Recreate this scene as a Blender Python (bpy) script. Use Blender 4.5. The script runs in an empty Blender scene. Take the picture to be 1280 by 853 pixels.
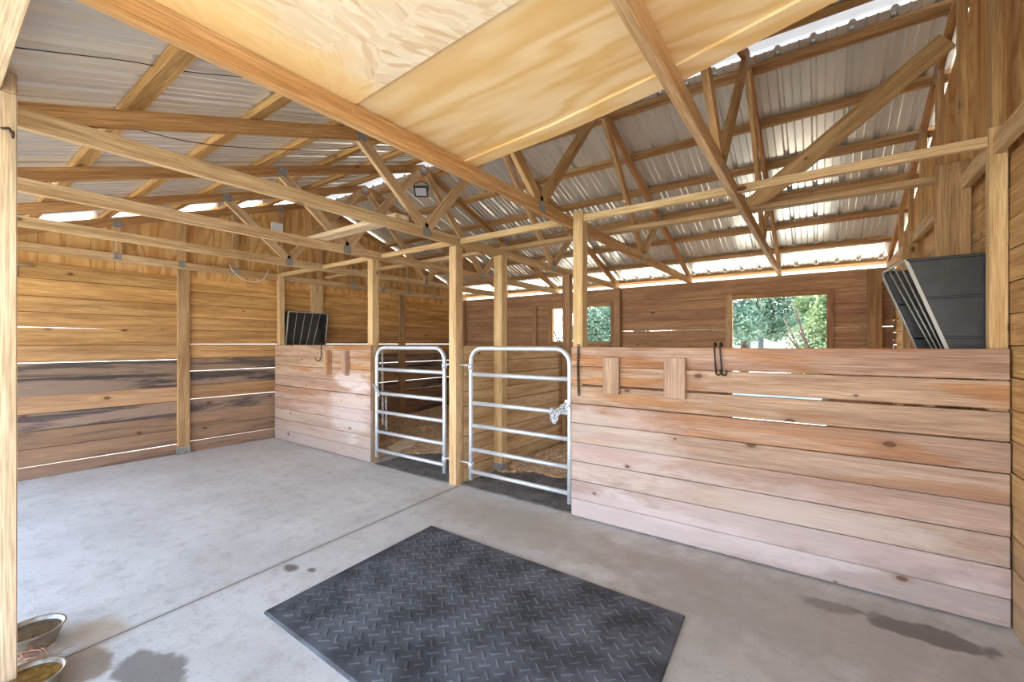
import bpy, math, random
from mathutils import Vector as V
random.seed(11)
R = random.uniform
S = bpy.context.scene
COL = S.collection

# ------------------------------------------------------------ camera, sky, sun, exposure
cam = bpy.data.objects.new('camera', bpy.data.cameras.new('camera'))
COL.objects.link(cam)
cam.location = (0, 0, 1.3875)
cam.rotation_euler = (math.radians(90), 0, math.radians(35.644))
cam.data.sensor_width = 36
cam.data.lens = 535.7 / 1280 * 36
cam.data.shift_y = 3.9 / 1280
cam.data.clip_start = .02
S.camera = cam
S.view_settings.view_transform = 'Standard'
S.view_settings.look = 'None'
S.view_settings.gamma = 1
S.view_settings.use_curve_mapping = False
S.view_settings.exposure = 1.2
S.cycles.use_denoising = True
S.cycles.max_bounces = 10
S.cycles.diffuse_bounces = 7
S.cycles.sample_clamp_indirect = 10

SKY_STRENGTH, SUN_STRENGTH = 3.6, 9.0
w = bpy.data.worlds.new('sky'); S.world = w; w.use_nodes = True
nt = w.node_tree; nt.nodes.clear()
tc = nt.nodes.new('ShaderNodeTexCoord'); sep = nt.nodes.new('ShaderNodeSeparateXYZ')
cr = nt.nodes.new('ShaderNodeValToRGB'); bg = nt.nodes.new('ShaderNodeBackground'); wo = nt.nodes.new('ShaderNodeOutputWorld')
cr.color_ramp.elements[0].position = 0; cr.color_ramp.elements[0].color = (1, .99, .97, 1)
cr.color_ramp.elements[1].position = .9; cr.color_ramp.elements[1].color = (.13, .2, .34, 1)
e = cr.color_ramp.elements.new(.22); e.color = (.66, .74, .84, 1)
e = cr.color_ramp.elements.new(.45); e.color = (.26, .34, .48, 1)
nt.links.new(tc.outputs['Generated'], sep.inputs[0]); nt.links.new(sep.outputs['Z'], cr.inputs[0])
nt.links.new(cr.outputs[0], bg.inputs[0]); bg.inputs[1].default_value = SKY_STRENGTH
nt.links.new(bg.outputs[0], wo.inputs[0])
sl = bpy.data.lights.new('sun', 'SUN'); sl.energy = SUN_STRENGTH; sl.angle = .012; sl.color = (1, .95, .87)
sun = bpy.data.objects.new('sun', sl); COL.objects.link(sun)
sun.rotation_euler = V((-.35, .30, .89)).to_track_quat('Z', 'Y').to_euler()

# ------------------------------------------------------------ materials
def lin(c):
    return tuple((x / 255 / 12.92 if x / 255 <= .04045 else ((x / 255 + .055) / 1.055) ** 2.4) for x in c) + (1,)

class NT:
    def __init__(s, name):
        s.m = bpy.data.materials.new(name); s.m.use_nodes = True
        s.t = s.m.node_tree; s.b = s.t.nodes['Principled BSDF']
    def n(s, typ, **kw):
        x = s.t.nodes.new(typ)
        for k, v in kw.items(): setattr(x, k, v)
        return x
    def l(s, a, b): s.t.links.new(a, b)
    def attr(s, name): return s.n('ShaderNodeAttribute', attribute_name=name)
    def math(s, op, a, b=None, c=None, clamp=False):
        x = s.n('ShaderNodeMath', operation=op, use_clamp=clamp)
        for i, v in enumerate((a, b, c)):
            if v is None: continue
            if isinstance(v, (int, float)): x.inputs[i].default_value = v
            else: s.l(v, x.inputs[i])
        return x.outputs[0]
    def mix(s, fac, a, b, blend='MIX'):
        x = s.n('ShaderNodeMix', data_type='RGBA', blend_type=blend)
        for i, v in ((0, fac), (6, a), (7, b)):
            if isinstance(v, (int, float)): x.inputs[i].default_value = v
            elif isinstance(v, tuple): x.inputs[i].default_value = v
            else: s.l(v, x.inputs[i])
        return x.outputs[2]
    def step(s, v, a, b):
        x = s.n('ShaderNodeMapRange', interpolation_type='SMOOTHSTEP')
        s.l(v, x.inputs[0]); x.inputs[1].default_value = a; x.inputs[2].default_value = b
        return x.outputs[0]
    def noise(s, vec, scale, detail=3, rough=.55, dist=0):
        x = s.n('ShaderNodeTexNoise'); x.inputs['Scale'].default_value = scale
        x.inputs['Detail'].default_value = detail; x.inputs['Roughness'].default_value = rough
        x.inputs['Distortion'].default_value = dist
        if vec is not None: s.l(vec, x.inputs['Vector'])
        return x.outputs['Fac']
    def scale(s, vec, sc, off=(0, 0, 0)):
        x = s.n('ShaderNodeMapping'); x.inputs['Scale'].default_value = sc; x.inputs['Location'].default_value = off
        s.l(vec, x.inputs['Vector']); return x.outputs[0]
    def bump(s, h, strength, dist=.01):
        x = s.n('ShaderNodeBump'); x.inputs['Strength'].default_value = strength; x.inputs['Distance'].default_value = dist
        s.l(h, x.inputs['Height']); s.l(x.outputs[0], s.b.inputs['Normal'])

def wood(name, light, dark, knots=.45, wear_col=(150, 130, 120), mold=0.0, orange=0.0, ring=.3, grain=1.0, rough=.7):
    ds = lambda q: tuple(x * .86 + .14 * sum(q) / 3 for x in q)
    light, dark = ds(light), ds(dark); dark = tuple(x * .94 for x in dark)
    k = NT(name); uv = k.n('ShaderNodeUVMap', uv_map='UVMap').outputs[0]
    A = k.noise(k.scale(uv, (.9 * grain, 13 * grain, 1)), 1, 4, .6, .4)
    B = k.noise(k.scale(uv, (5 * grain, 170 * grain, 1)), 1, 2, .6)
    warp = k.noise(k.scale(uv, (.8 * grain, 5 * grain, 1)), 1, 2, .5)
    sp = k.n('ShaderNodeSeparateXYZ'); k.l(uv, sp.inputs[0])
    ph = k.math('ADD', k.math('MULTIPLY', sp.outputs[1], 260 * grain), k.math('MULTIPLY', warp, 46))
    rg = k.math('MULTIPLY_ADD', k.math('SINE', ph), .5, .5)
    c = k.mix(k.step(A, .34, .66), lin(dark), lin(light))
    c = k.mix(k.math('MULTIPLY', k.math('POWER', rg, 3), ring), c, lin(dark), 'MIX')
    c = k.mix(.85, c, k.mix(k.step(B, .28, .68), (.62, .57, .53, 1), (1.08, 1.08, 1.08, 1)), 'MULTIPLY')
    streak = k.step(k.noise(k.scale(uv, (1.1 * grain, 42 * grain, 1), (2, 4, 0)), 1, 3, .6, .3), .56, .74)
    c = k.mix(k.math('MULTIPLY', streak, .5), c, lin(tuple(x * .66 for x in dark)))
    if orange:
        om = k.step(k.noise(k.scale(uv, (.7, 5, 1), (7, 3, 0)), 1, 3, .5, .6), .52, .60)
        c = k.mix(k.math('MULTIPLY', om, orange), c, lin((236, 190, 120)), 'MULTIPLY')
    wear = k.attr('wear').outputs['Fac']
    wn = k.noise(k.scale(uv, (1.3, 7, 1), (3, 9, 0)), 1, 4, .6)
    wm = k.math('MULTIPLY', k.math('ADD', wear, k.math('MULTIPLY', k.math('SUBTRACT', wn, .5), 1.3)), wear, clamp=True)
    c = k.mix(k.math('MULTIPLY', wm, 1.0, clamp=True), c, k.mix(B, lin(tuple(x * .78 for x in wear_col)), lin(wear_col)))
    if mold:
        mn = k.noise(k.scale(uv, (.75, 9, 1), (1, 5, 0)), 1, 5, .65, .5)
        mm = k.math('MULTIPLY', k.step(mn, .47, .60), k.math('MULTIPLY', k.math('SUBTRACT', wear, .5, clamp=True), mold * 1.5), clamp=True)
        c = k.mix(mm, c, lin((84, 78, 76)))
    if name == 'stall_planks':      # chalky white wash marks low on the panels
        ps = k.n('ShaderNodeSeparateXYZ'); k.l(k.n('ShaderNodeNewGeometry').outputs['Position'], ps.inputs[0])
        wn2 = k.noise(k.scale(uv, (2.2, 6, 1), (5, 1, 0)), 1, 4, .65)
        for bx, bz, rx, rz, am in ((-4.62, .93, .36, .10, .6), (-4.62, .55, .42, .30, .45), (-1.15, .08, 1.3, .16, .4), (-1.3, .62, .5, .34, .35), (-.3, .30, 1.0, .22, .35)):
            d_ = k.math('SQRT', k.math('ADD', k.math('POWER', k.math('DIVIDE', k.math('SUBTRACT', ps.outputs[0], bx), rx), 2), k.math('POWER', k.math('DIVIDE', k.math('SUBTRACT', ps.outputs[2], bz), rz), 2)))
            mk = k.math('SUBTRACT', 1, k.step(k.math('ADD', d_, k.math('MULTIPLY', k.math('SUBTRACT', wn2, .5), 2.4)), .55, 1.25))
            c = k.mix(k.math('MULTIPLY', mk, am), c, lin((212, 202, 202)))
    if knots:
        vo = k.n('ShaderNodeTexVoronoi', voronoi_dimensions='2D'); vo.inputs['Scale'].default_value = 1
        k.l(k.scale(uv, (1.5, 2.6, 1)), vo.inputs['Vector'])
        sc = k.n('ShaderNodeSeparateColor'); k.l(vo.outputs['Color'], sc.inputs[0])
        on = k.math('GREATER_THAN', sc.outputs[0], 1 - knots)
        size = k.math('MULTIPLY_ADD', sc.outputs[1], .034, .014)
        dn = k.math('DIVIDE', vo.outputs['Distance'], size)
        halo = k.math('SUBTRACT', 1, k.step(dn, .8, 2.6)); core = k.math('SUBTRACT', 1, k.step(dn, .75, 1.05))
        c = k.mix(k.math('MULTIPLY', k.math('MULTIPLY', halo, on), .35), c, lin(tuple(x * .72 for x in dark)))
        c = k.mix(k.math('MULTIPLY', k.math('MULTIPLY', core, on), .8), c, lin((92, 56, 36)))
    c = k.mix(1.0, c, k.attr('tint').outputs['Color'], 'MULTIPLY')
    k.l(c, k.b.inputs['Base Color']); k.b.inputs['Roughness'].default_value = rough
    k.b.inputs['Specular IOR Level'].default_value = .25
    k.bump(k.math('ADD', B, k.math('MULTIPLY', rg, .5)), .25, .002)
    return k.m

def plysheet(name, c1=(246, 218, 168), c2=(232, 190, 122), c3=(226, 176, 104), groove=False):
    k = NT(name); uv = k.n('ShaderNodeUVMap', uv_map='UVMap').outputs[0]
    a = k.noise(k.scale(uv, (.55, 2.3, 1), (3.3, 1.2, 0)), 1, 3, .45, .5)
    ph = k.math('MULTIPLY', a, 62); rg = k.math('MULTIPLY_ADD', k.math('SINE', ph), .5, .5)
    b = k.noise(k.scale(uv, (4, 90, 1)), 1, 2); d = k.noise(k.scale(uv, (1.4, 4, 1), (9, 2, 0)), 1, 3)
    c = k.mix(k.math('POWER', rg, 1.6), lin(c1), lin(c2))
    c = k.mix(k.math('MULTIPLY', k.step(d, .42, .66), .55), c, lin(c3))
    c = k.mix(k.math('MULTIPLY', b, .3), c, lin(tuple(x * .93 for x in c3)))
    if groove: c = k.mix(1.0, c, k.attr('tint').outputs['Color'], 'MULTIPLY')
    k.l(c, k.b.inputs['Base Color']); k.b.inputs['Roughness'].default_value = .75; k.b.inputs['Specular IOR Level'].default_value = .2
    return k.m
def plain(name, col, rough=.6, metal=0, noise=0, nscale=20, spec=.5):
    k = NT(name)
    if noise:
        o = k.n('ShaderNodeTexCoord').outputs['Object']
        f = k.noise(o, nscale, 4, .6)
        c = k.mix(k.step(f, .3, .7), lin(tuple(x * (1 - noise) for x in col)), lin(col)); k.l(c, k.b.inputs['Base Color'])
        k.bump(f, .15, .003)
    else: k.b.inputs['Base Color'].default_value = lin(col)
    k.b.inputs['Roughness'].default_value = rough; k.b.inputs['Metallic'].default_value = metal
    k.b.inputs['Specular IOR Level'].default_value = spec
    return k.m

W = {}
W['chord'] = wood('pine_truss', (232, 196, 148), (212, 166, 112), .3)
W['web'] = wood('pine_web', (224, 182, 124), (198, 148, 92), .4)
W['purlin'] = wood('pine_purlin', (208, 162, 104), (178, 128, 76), .5)
W['purlin_gold'] = wood('pine_purlin_gold', (222, 172, 100), (190, 134, 66), .5)
W['post'] = wood('yellow_post', (234, 198, 144), (216, 174, 116), .25)
W['old_post'] = wood('weathered_post', (202, 160, 112), (172, 128, 84), .3)
W['left'] = wood('wall_planks', (226, 180, 116), (194, 142, 82), .5, (176, 154, 136), 1.25)
W['back'] = wood('back_planks', (222, 176, 134), (202, 150, 110), .4)
W['stall'] = wood('stall_planks', (202, 166, 138), (178, 138, 111), .8, (182, 166, 162), 0, .7, .35)
W['ply'] = plysheet('plywood', (240, 212, 166), (226, 186, 124), (220, 174, 108))
W['t111'] = plysheet('gable_plywood', (232, 192, 132), (204, 152, 92), (196, 146, 86), True)
W['pale'] = wood('pale_board', (240, 214, 176), (226, 192, 146), .1)
M = {}
M['galv'] = plain('galvanised_tube', (208, 214, 222), .4, .4, .06, 30)
M['plate'] = plain('truss_plate', (178, 178, 176), .5, .6, .25, 60)
M['blackplastic'] = plain('black_plastic', (44, 44, 46), .38, 0, .35, 14)
M['wire'] = plain('grey_wire_rod', (170, 168, 162), .5, .4)
M['iron'] = plain('dark_iron', (66, 56, 50), .5, .6)
M['rubber'] = plain('rubber_mat', (102, 107, 116), .72, 0, .4, 4.5, .25)
M['rubber2'] = plain('rubber_stall_mat', (118, 116, 116), .7, 0, .3, 6, .3)
M['steel'] = plain('stainless', (190, 182, 168), .42, .65, .2, 25)
M['black'] = plain('black_paint', (24, 24, 26), .5)
M['white'] = plain('white_plastic', (232, 232, 230), .5)
M['cable'] = plain('cable_black', (34, 32, 32), .6)
M['leadglass'] = plain('lamp_glass', (190, 190, 196), .15)
M['trunk'] = plain('bark', (104, 88, 72), .9, 0, .4, 8)
M['house'] = plain('white_siding', (236, 236, 232), .7)
M['darkglass'] = plain('dark_window', (70, 78, 82), .2)
M['shingle'] = plain('shingles', (110, 108, 104), .9)
def leafmat(name, c1, c2):
    k = NT(name); i = k.n('ShaderNodeTexCoord').outputs['Object']
    f = k.noise(i, 3.1, 3); c = k.mix(k.step(f, .35, .65), lin(c1), lin(c2)); k.l(c, k.b.inputs['Base Color'])
    k.b.inputs['Roughness'].default_value = .6
    tr = k.n('ShaderNodeBsdfTranslucent'); k.l(c, tr.inputs[0]); mx = k.n('ShaderNodeMixShader'); mx.inputs[0].default_value = .35
    k.l(k.b.outputs[0], mx.inputs[1]); k.l(tr.outputs[0], mx.inputs[2])
    k.l(mx.outputs[0], k.t.nodes['Material Output'].inputs[0]); return k.m
M['leaf'] = leafmat('leaves_blue_green', (88, 120, 100), (140, 164, 142))
M['leaf2'] = leafmat('leaves_yellow_green', (98, 122, 84), (146, 164, 118))
# ribbed roof metal
k = NT('roof_metal'); o = k.n('ShaderNodeTexCoord').outputs['Object']
f = k.noise(k.scale(o, (6, .5, .5)), 1, 3); c = k.mix(k.step(f, .3, .7), lin((226, 228, 226)), lin((240, 240, 234)))
k.l(c, k.b.inputs['Base Color']); k.b.inputs['Metallic'].default_value = .58; k.b.inputs['Roughness'].default_value = .24; M['roof'] = k.m
# translucent ridge cap
k = NT('ridge_cap_sheet'); k.b.inputs['Base Color'].default_value = lin((236, 238, 240)); tr = k.n('ShaderNodeBsdfTranslucent'); tr.inputs[0].default_value = lin((236, 238, 240))
mx = k.n('ShaderNodeMixShader'); mx.inputs[0].default_value = .06; k.l(k.b.outputs[0], mx.inputs[1]); k.l(tr.outputs[0], mx.inputs[2]); k.l(mx.outputs[0], k.t.nodes['Material Output'].inputs[0]); M['cap'] = k.m
# OSB
k = NT('osb'); o = k.n('ShaderNodeTexCoord').outputs['Object']
vo = k.n('ShaderNodeTexVoronoi'); vo.inputs['Scale'].default_value = 1
dn = k.n('ShaderNodeTexNoise'); dn.inputs['Scale'].default_value = 14; k.l(o, dn.inputs['Vector'])
va = k.n('ShaderNodeVectorMath', operation='MULTIPLY_ADD'); k.l(dn.outputs['Color'], va.inputs[0]); va.inputs[1].default_value = (.02, .02, 0); k.l(o, va.inputs[2])
rr = k.n('ShaderNodeTexVoronoi'); rr.inputs['Scale'].default_value = 4; k.l(o, rr.inputs['Vector'])
vr = k.n('ShaderNodeVectorRotate', rotation_type='Z_AXIS'); k.l(va.outputs[0], vr.inputs['Vector'])
s0 = k.n('ShaderNodeSeparateColor'); k.l(rr.outputs['Color'], s0.inputs[0]); k.l(k.math('MULTIPLY', s0.outputs[0], 3.1), vr.inputs['Angle'])
k.l(k.scale(vr.outputs[0], (12, 52, 1)), vo.inputs['Vector'])
sc = k.n('ShaderNodeSeparateColor'); k.l(vo.outputs['Color'], sc.inputs[0])
c = k.mix(sc.outputs[0], lin((226, 200, 162)), lin((240, 222, 194)))
c = k.mix(k.math('MULTIPLY', k.step(sc.outputs[1], .86, .9), .5), c, lin((206, 164, 114)))
sx = k.n('ShaderNodeSeparateXYZ'); k.l(o, sx.inputs[0])
st = k.math('SUBTRACT', 1, k.step(k.math('ADD', sx.outputs[0], k.math('MULTIPLY', k.noise(o, 5, 3), .35)), -1.42, -1.16))
c = k.mix(k.math('MULTIPLY', st, .8), c, lin((242, 200, 128)))
k.l(c, k.b.inputs['Base Color']); k.b.inputs['Roughness'].default_value = .75; M['osb'] = k.m
# concrete
k = NT('concrete'); o = k.n('ShaderNodeTexCoord').outputs['Object']
n1 = k.noise(o, 1.3, 5, .6); n2 = k.noise(o, 9, 5, .65); n3 = k.noise(o, 55, 3, .6)
c = k.mix(k.step(n1, .3, .7), lin((194, 194, 194)), lin((212, 213, 214)))
c = k.mix(k.math('MULTIPLY', k.step(n2, .46, .72), .42), c, lin((158, 154, 148)))
c = k.mix(k.math('MULTIPLY', k.step(n3, .52, .72), .34), c, lin((138, 132, 124)))
sp = k.n('ShaderNodeSeparateXYZ'); k.l(o, sp.inputs[0]); X, Y = sp.outputs[0], sp.outputs[1]
wob = k.math('MULTIPLY', k.math('SUBTRACT', k.noise(o, 6, 4, .6), .5), 1.0)
def blob(x, y, rx, ry, col, amt, edge=.15):
    global c
    a = k.math('POWER', k.math('DIVIDE', k.math('SUBTRACT', X, x), rx), 2); b = k.math('POWER', k.math('DIVIDE', k.math('SUBTRACT', Y, y), ry), 2)
    d = k.math('ADD', k.math('SQRT', k.math('ADD', a, b)), k.math('MULTIPLY', wob, 1.6))
    c = k.mix(k.math('MULTIPLY', k.math('SUBTRACT', 1, k.step(d, 1 - edge, 1 + edge)), amt), c, lin(col))
blob(-.2, 2.65, 1.05, .42, (150, 146, 138), .6, .6)      # broad worn dirt along the stall front
blob(-1.75, 2.72, 1.1, .3, (160, 150, 136), .6, .7)
blob(-.2, 1.9, .9, .5, (160, 157, 150), .45, .7)
blob(.42, 2.82, .24, .085, (98, 94, 90), .75)            # damp patch by the right panel
blob(.05, 2.83, .12, .06, (112, 106, 100), .6, .3)
blob(-2.28, .58, .22, .10, (104, 100, 94), .75)          # wet patches by the bowls
blob(-2.58, .42, .13, .10, (128, 106, 78), .75)
blob(-2.66, 1.36, .055, .035, (92, 84, 76), .85, .4)
blob(-2.53, 1.42, .03, .02, (92, 84, 76), .8, .4)
blob(-2.80, .52, .14, .10, (176, 150, 112), .6, .4)
jl = k.math('ABSOLUTE', k.math('SUBTRACT', X, k.math('MULTIPLY_ADD', Y, -.058, -2.688)))
jm = k.math('MULTIPLY', k.math('SUBTRACT', 1, k.step(jl, .004, .008)), k.math('LESS_THAN', Y, 3.1))
jm2 = k.math('MULTIPLY', k.math('MULTIPLY', k.math('SUBTRACT', 1, k.step(jl, .006, .05)), k.math('LESS_THAN', Y, 3.1)), .35)
c = k.mix(jm2, c, lin((150, 142, 132))); c = k.mix(k.math('MULTIPLY', jm, .85), c, lin((84, 78, 72)))
k.l(c, k.b.inputs['Base Color']); k.b.inputs['Roughness'].default_value = .6; k.b.inputs['Specular IOR Level'].default_value = .35
k.bump(k.math('SUBTRACT', n3, k.math('MULTIPLY', jm, 3)), .12, .003); M['concrete'] = k.m
M['ground'] = plain('dry_ground', (214, 210, 192), .95, 0, .15, .6)
M['shaving'] = None
k = NT('straw_shavings'); t = k.attr('tint').outputs['Color']; k.l(k.mix(1.0, lin((232, 208, 178)), t, 'MULTIPLY'), k.b.inputs['Base Color']); k.b.inputs['Roughness'].default_value = .8; M['shaving'] = k.m

# ------------------------------------------------------------ mesh builder
def shade(a=.1):
    s = R(1 - a, 1 + a * .4); return (s, s * R(.97, 1.02), s * R(.94, 1.03))
class MB:
    def __init__(s): s.v = []; s.f = []; s.uv = []; s.t = []; s.w = []; s.sm = []
    def vert(s, p, tint=(1, 1, 1), wear=0):
        s.v.append(tuple(p)); s.t.append(tint); s.w.append(wear); return len(s.v) - 1
    def face(s, idx, uv=None, smooth=False):
        s.f.append(tuple(idx)); s.uv.append(uv or [(s.v[i][0], s.v[i][1]) for i in idx]); s.sm.append(smooth)
    def hexa(s, A, B, tint=None, wear=0, off=None):
        """A, B: two end loops of four points each; the grain runs from A to B."""
        tint = tint or shade(); ou, ov = off or (R(0, 60), R(0, 60))
        A = [V(p) for p in A]; B = [V(p) for p in B]
        ia = [s.vert(p, tint, wear) for p in A]; ib = [s.vert(p, tint, wear) for p in B]
        L = ((B[0] + B[2]) / 2 - (A[0] + A[2]) / 2).length
        per = [0]
        for i in range(4): per.append(per[-1] + (A[(i + 1) % 4] - A[i]).length)
        for i in range(4):
            j = (i + 1) % 4
            s.face([ia[i], ia[j], ib[j], ib[i]], [(ou, ov + per[i]), (ou, ov + per[i + 1]), (ou + L, ov + per[i + 1]), (ou + L, ov + per[i])])
        e = [(ou, ov), (ou, ov + per[1]), (ou + .02, ov + per[1]), (ou + .02, ov)]
        s.face(ia[::-1], e); s.face(ib, e)
    def box(s, p0, p1, axis='X', **kw):
        x0, y0, z0 = p0; x1, y1, z1 = p1
        if axis == 'X': s.hexa([(x0, y0, z0), (x0, y1, z0), (x0, y1, z1), (x0, y0, z1)], [(x1, y0, z0), (x1, y1, z0), (x1, y1, z1), (x1, y0, z1)], **kw)
        if axis == 'Y': s.hexa([(x1, y0, z0), (x0, y0, z0), (x0, y0, z1), (x1, y0, z1)], [(x1, y1, z0), (x0, y1, z0), (x0, y1, z1), (x1, y1, z1)], **kw)
        if axis == 'Z': s.hexa([(x0, y0, z0), (x1, y0, z0), (x1, y1, z0), (x0, y1, z0)][::-1], [(x0, y0, z1), (x1, y0, z1), (x1, y1, z1), (x0, y1, z1)][::-1], **kw)
        return s
    def beam(s, a, b, w, h, side, **kw):
        """w is measured along 'side', h across it."""
        a, b, sd = V(a), V(b), V(side).normalized(); up = (b - a).cross(sd).normalized()
        q = lambda p: [p - sd * w / 2 - up * h / 2, p + sd * w / 2 - up * h / 2, p + sd * w / 2 + up * h / 2, p - sd * w / 2 + up * h / 2]
        s.hexa(q(a), q(b), **kw); return s
    def tube(s, pts, r, n=10, closed=False, tint=(1, 1, 1)):
        pts = [V(p) for p in pts]; rings = []; N = len(pts); prev = None
        for i, p in enumerate(pts):
            if closed: d = (pts[(i + 1) % N] - pts[i - 1])
            else: d = pts[min(i + 1, N - 1)] - pts[max(i - 1, 0)]
            d.normalize()
            if prev is None:
                a = V((0, 0, 1)) if abs(d.z) < .9 else V((1, 0, 0))
                x = d.cross(a).normalized()
            else: x = (prev - d * prev.dot(d)).normalized()
            prev = x; y = d.cross(x)
            rr = r[i] if isinstance(r, (list, tuple)) else r
            rings.append([s.vert(p + (x * math.cos(6.2832 * k / n) + y * math.sin(6.2832 * k / n)) * rr, tint) for k in range(n)])
        for i in range(N if closed else N - 1):
            a, b = rings[i], rings[(i + 1) % N]
            for k in range(n):
                s.face([a[k], a[(k + 1) % n], b[(k + 1) % n], b[k]], None, True)
        if not closed: s.face(rings[0][::-1]); s.face(rings[-1])
        return s
    def lathe(s, c, prof, n=40):
        rings = []
        for r, z in prof:
            rings.append([s.vert((c[0] + r * math.cos(6.2832 * k / n), c[1] + r * math.sin(6.2832 * k / n), c[2] + z)) for k in range(n)])
        for a, b in zip(rings, rings[1:]):
            for k in range(n): s.face([a[k], a[(k + 1) % n], b[(k + 1) % n], b[k]], None, True)
        s.face(rings[0][::-1]); s.face(rings[-1]); return s
    def build(s, name, mat, parent=None, bevel=0, recalc=True):
        o0 = V(parent_origin(parent)) if parent else V((0, 0, 0))
        me = bpy.data.meshes.new(name); me.from_pydata([tuple(V(p) - o0) for p in s.v], [], s.f); me.update()
        me.uv_layers.new(name='UVMap')
        me.attributes.new('tint', 'FLOAT_COLOR', 'POINT'); me.attributes.new('wear', 'FLOAT', 'POINT')
        me.uv_layers['UVMap'].data.foreach_set('uv', [c for f in s.uv for q in f for c in q])
        me.attributes['tint'].data.foreach_set('color', [c for t in s.t for c in (*t, 1)])
        me.attributes['wear'].data.foreach_set('value', s.w)
        for p, q in zip(me.polygons, s.sm): p.use_smooth = q
        if recalc:
            import bmesh
            bm = bmesh.new(); bm.from_mesh(me); bmesh.ops.recalc_face_normals(bm, faces=bm.faces[:]); bm.to_mesh(me); bm.free()
        me.materials.append(mat)
        o = bpy.data.objects.new(name, me); COL.objects.link(o)
        if parent: o.parent = parent
        if bevel:
            b = o.modifiers.new('b', 'BEVEL'); b.width = bevel; b.segments = 1; b.limit_method = 'ANGLE'; b.harden_normals = False
        return o
ORI = {}
def parent_origin(p):
    q = V((0, 0, 0))
    while p is not None: q = q + p.location; p = p.parent
    return q
def tag(o, label=None, cat=None, group=None, kind=None):
    if label: o['label'] = label
    if cat: o['category'] = cat
    if group: o['group'] = group
    if kind: o['kind'] = kind
    return o
def thing(name, loc, label, cat, group=None):
    o = bpy.data.objects.new(name, None); COL.objects.link(o); o.location = loc; o.empty_display_size = .1
    return tag(o, label, cat, group)

XL, XR, YF, YB = -6.56, .76, 3.108, 7.186
RY, SL, RZ = 3.79, .345, 3.70
def zr(y): return RZ - SL * abs(y - RY)          # purlin centre height
TX = [-6.52, -5.34, -4.12, -2.90, -1.68, -.46, .72]

# ------------------------------------------------------------ setting: floor, ground, walls, roof
m = MB(); m.box((XL - .06, -.9, -.12), (XR + .06, YB + .03, 0)); tag(m.build('floor', M['concrete']), 'pale grey concrete slab floor of the barn', 'floor', kind='structure')
m = MB(); a = [m.vert(p) for p in ((-70, -60, -.13), (70, -60, -.13), (70, 90, -.13), (-70, 90, -.13))]; m.face(a); tag(m.build('ground', M['ground']), 'dry sunlit ground outside the barn', 'ground', kind='structure')

def board_wall_x(mb, x0, x1, y0, y1, seams, gaps, tints, wears):
    """boards running along Y between heights 'seams'"""
    for i in range(len(seams) - 1):
        ga, gb = gaps.get(i, (.0025, .0025)), gaps.get(i + 1, (.0025, .0025))
        if i and i not in gaps:                       # closed joint: added backing strip on the outer side, tinted dark for seam shade
            q0, q1 = (x0 - .012, x0 - .004) if x1 > x0 else (x0 + .004, x0 + .012)
            mb.box((q0, y0, seams[i] - .02), (q1, y1, seams[i] + .02), 'Y', tint=(.3, .3, .3))
        za0, za1 = seams[i] + ga[0], seams[i] + ga[1]; zb0, zb1 = seams[i + 1] - gb[0], seams[i + 1] - gb[1]
        dx = R(-.003, .003)
        mb.hexa([(x1 + dx, y0, za0), (x0 + dx, y0, za0), (x0 + dx, y0, zb0), (x1 + dx, y0, zb0)], [(x1 + dx, y1, za1), (x0 + dx, y1, za1), (x0 + dx, y1, zb1), (x1 + dx, y1, zb1)], tint=tints(i), wear=wears(i))
sm = [0, .128, .31, .49, .668, .849, 1.029, 1.193, 1.377, 1.561, 1.72, 1.886, 2.066, 2.24]
n = len(sm) - 1
def wl(i): return [.8, .72, .74, 1.0, .6, 1.0, .95, .4, .15, .3, .12, .05, 0, 0][i] + R(-.04, .04)
def tl(i):
    s = .80 + .016 * i + R(-.12, .08); warm = i / 12
    s *= R(.86, 1.06); return (s * 1.04, s * (.95 + .03 * warm), s * (1.02 - .2 * warm))
m = MB()
board_wall_x(m, XL - .026, XL, .0, 1.985, sm, {1: (.002, .004), 7: (.004, .002), 9: (.003, -.001), 5: (.0005, .0)}, tl, wl)
board_wall_x(m, XL - .026, XL, 1.99, YB + .02, [z + (.012 if 0 < i < 12 else 0) for i, z in enumerate(sm)], {1: (.003, .001), 4: (.0025, .0035), 6: (.002, .003), 8: (.0005, .003), 3: (.0005, .0015)}, tl, wl)
wall_l = tag(m.build('wall_left', W['left'], bevel=.002), 'horizontal plank wall on the left, golden above and grey weathered below', 'wall', kind='structure')

def gable(x, name, label, parent, yl):
    mb = MB(); y = -.25; ys = []
    while y < YB + .3: ys.append(y); y += .2
    for a, b in zip(ys, ys[1:]):
        if a < RY < b: parts = [(a, RY), (RY, b)]
        else: parts = [(a, b)]
        zb = yl - .035 + R(-.015, .015); tn = shade(.05)
        for p, q in parts:
            q -= .004; mb.box((x + (-.006 if x < 0 else .015), q - .03, zb), (x + (-.001 if x < 0 else .020), q + .03, min(zr(q - .03), zr(q + .03)) - .04), 'Z', tint=(.5, .45, .4))
            mb.hexa([(x, p, zb), (x + .014, p, zb), (x + .014, q, zb), (x, q, zb)], [(x, p, zr(p) - .03), (x + .014, p, zr(p) - .03), (x + .014, q, zr(q) - .03), (x, q, zr(q) - .03)], tint=tn)
    return tag(mb.build(name, W['t111'], parent), label)
gable(XL - .056, 'gable_sheathing', 'grooved plywood gable with rough lower edge', wall_l, 2.25)

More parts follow.
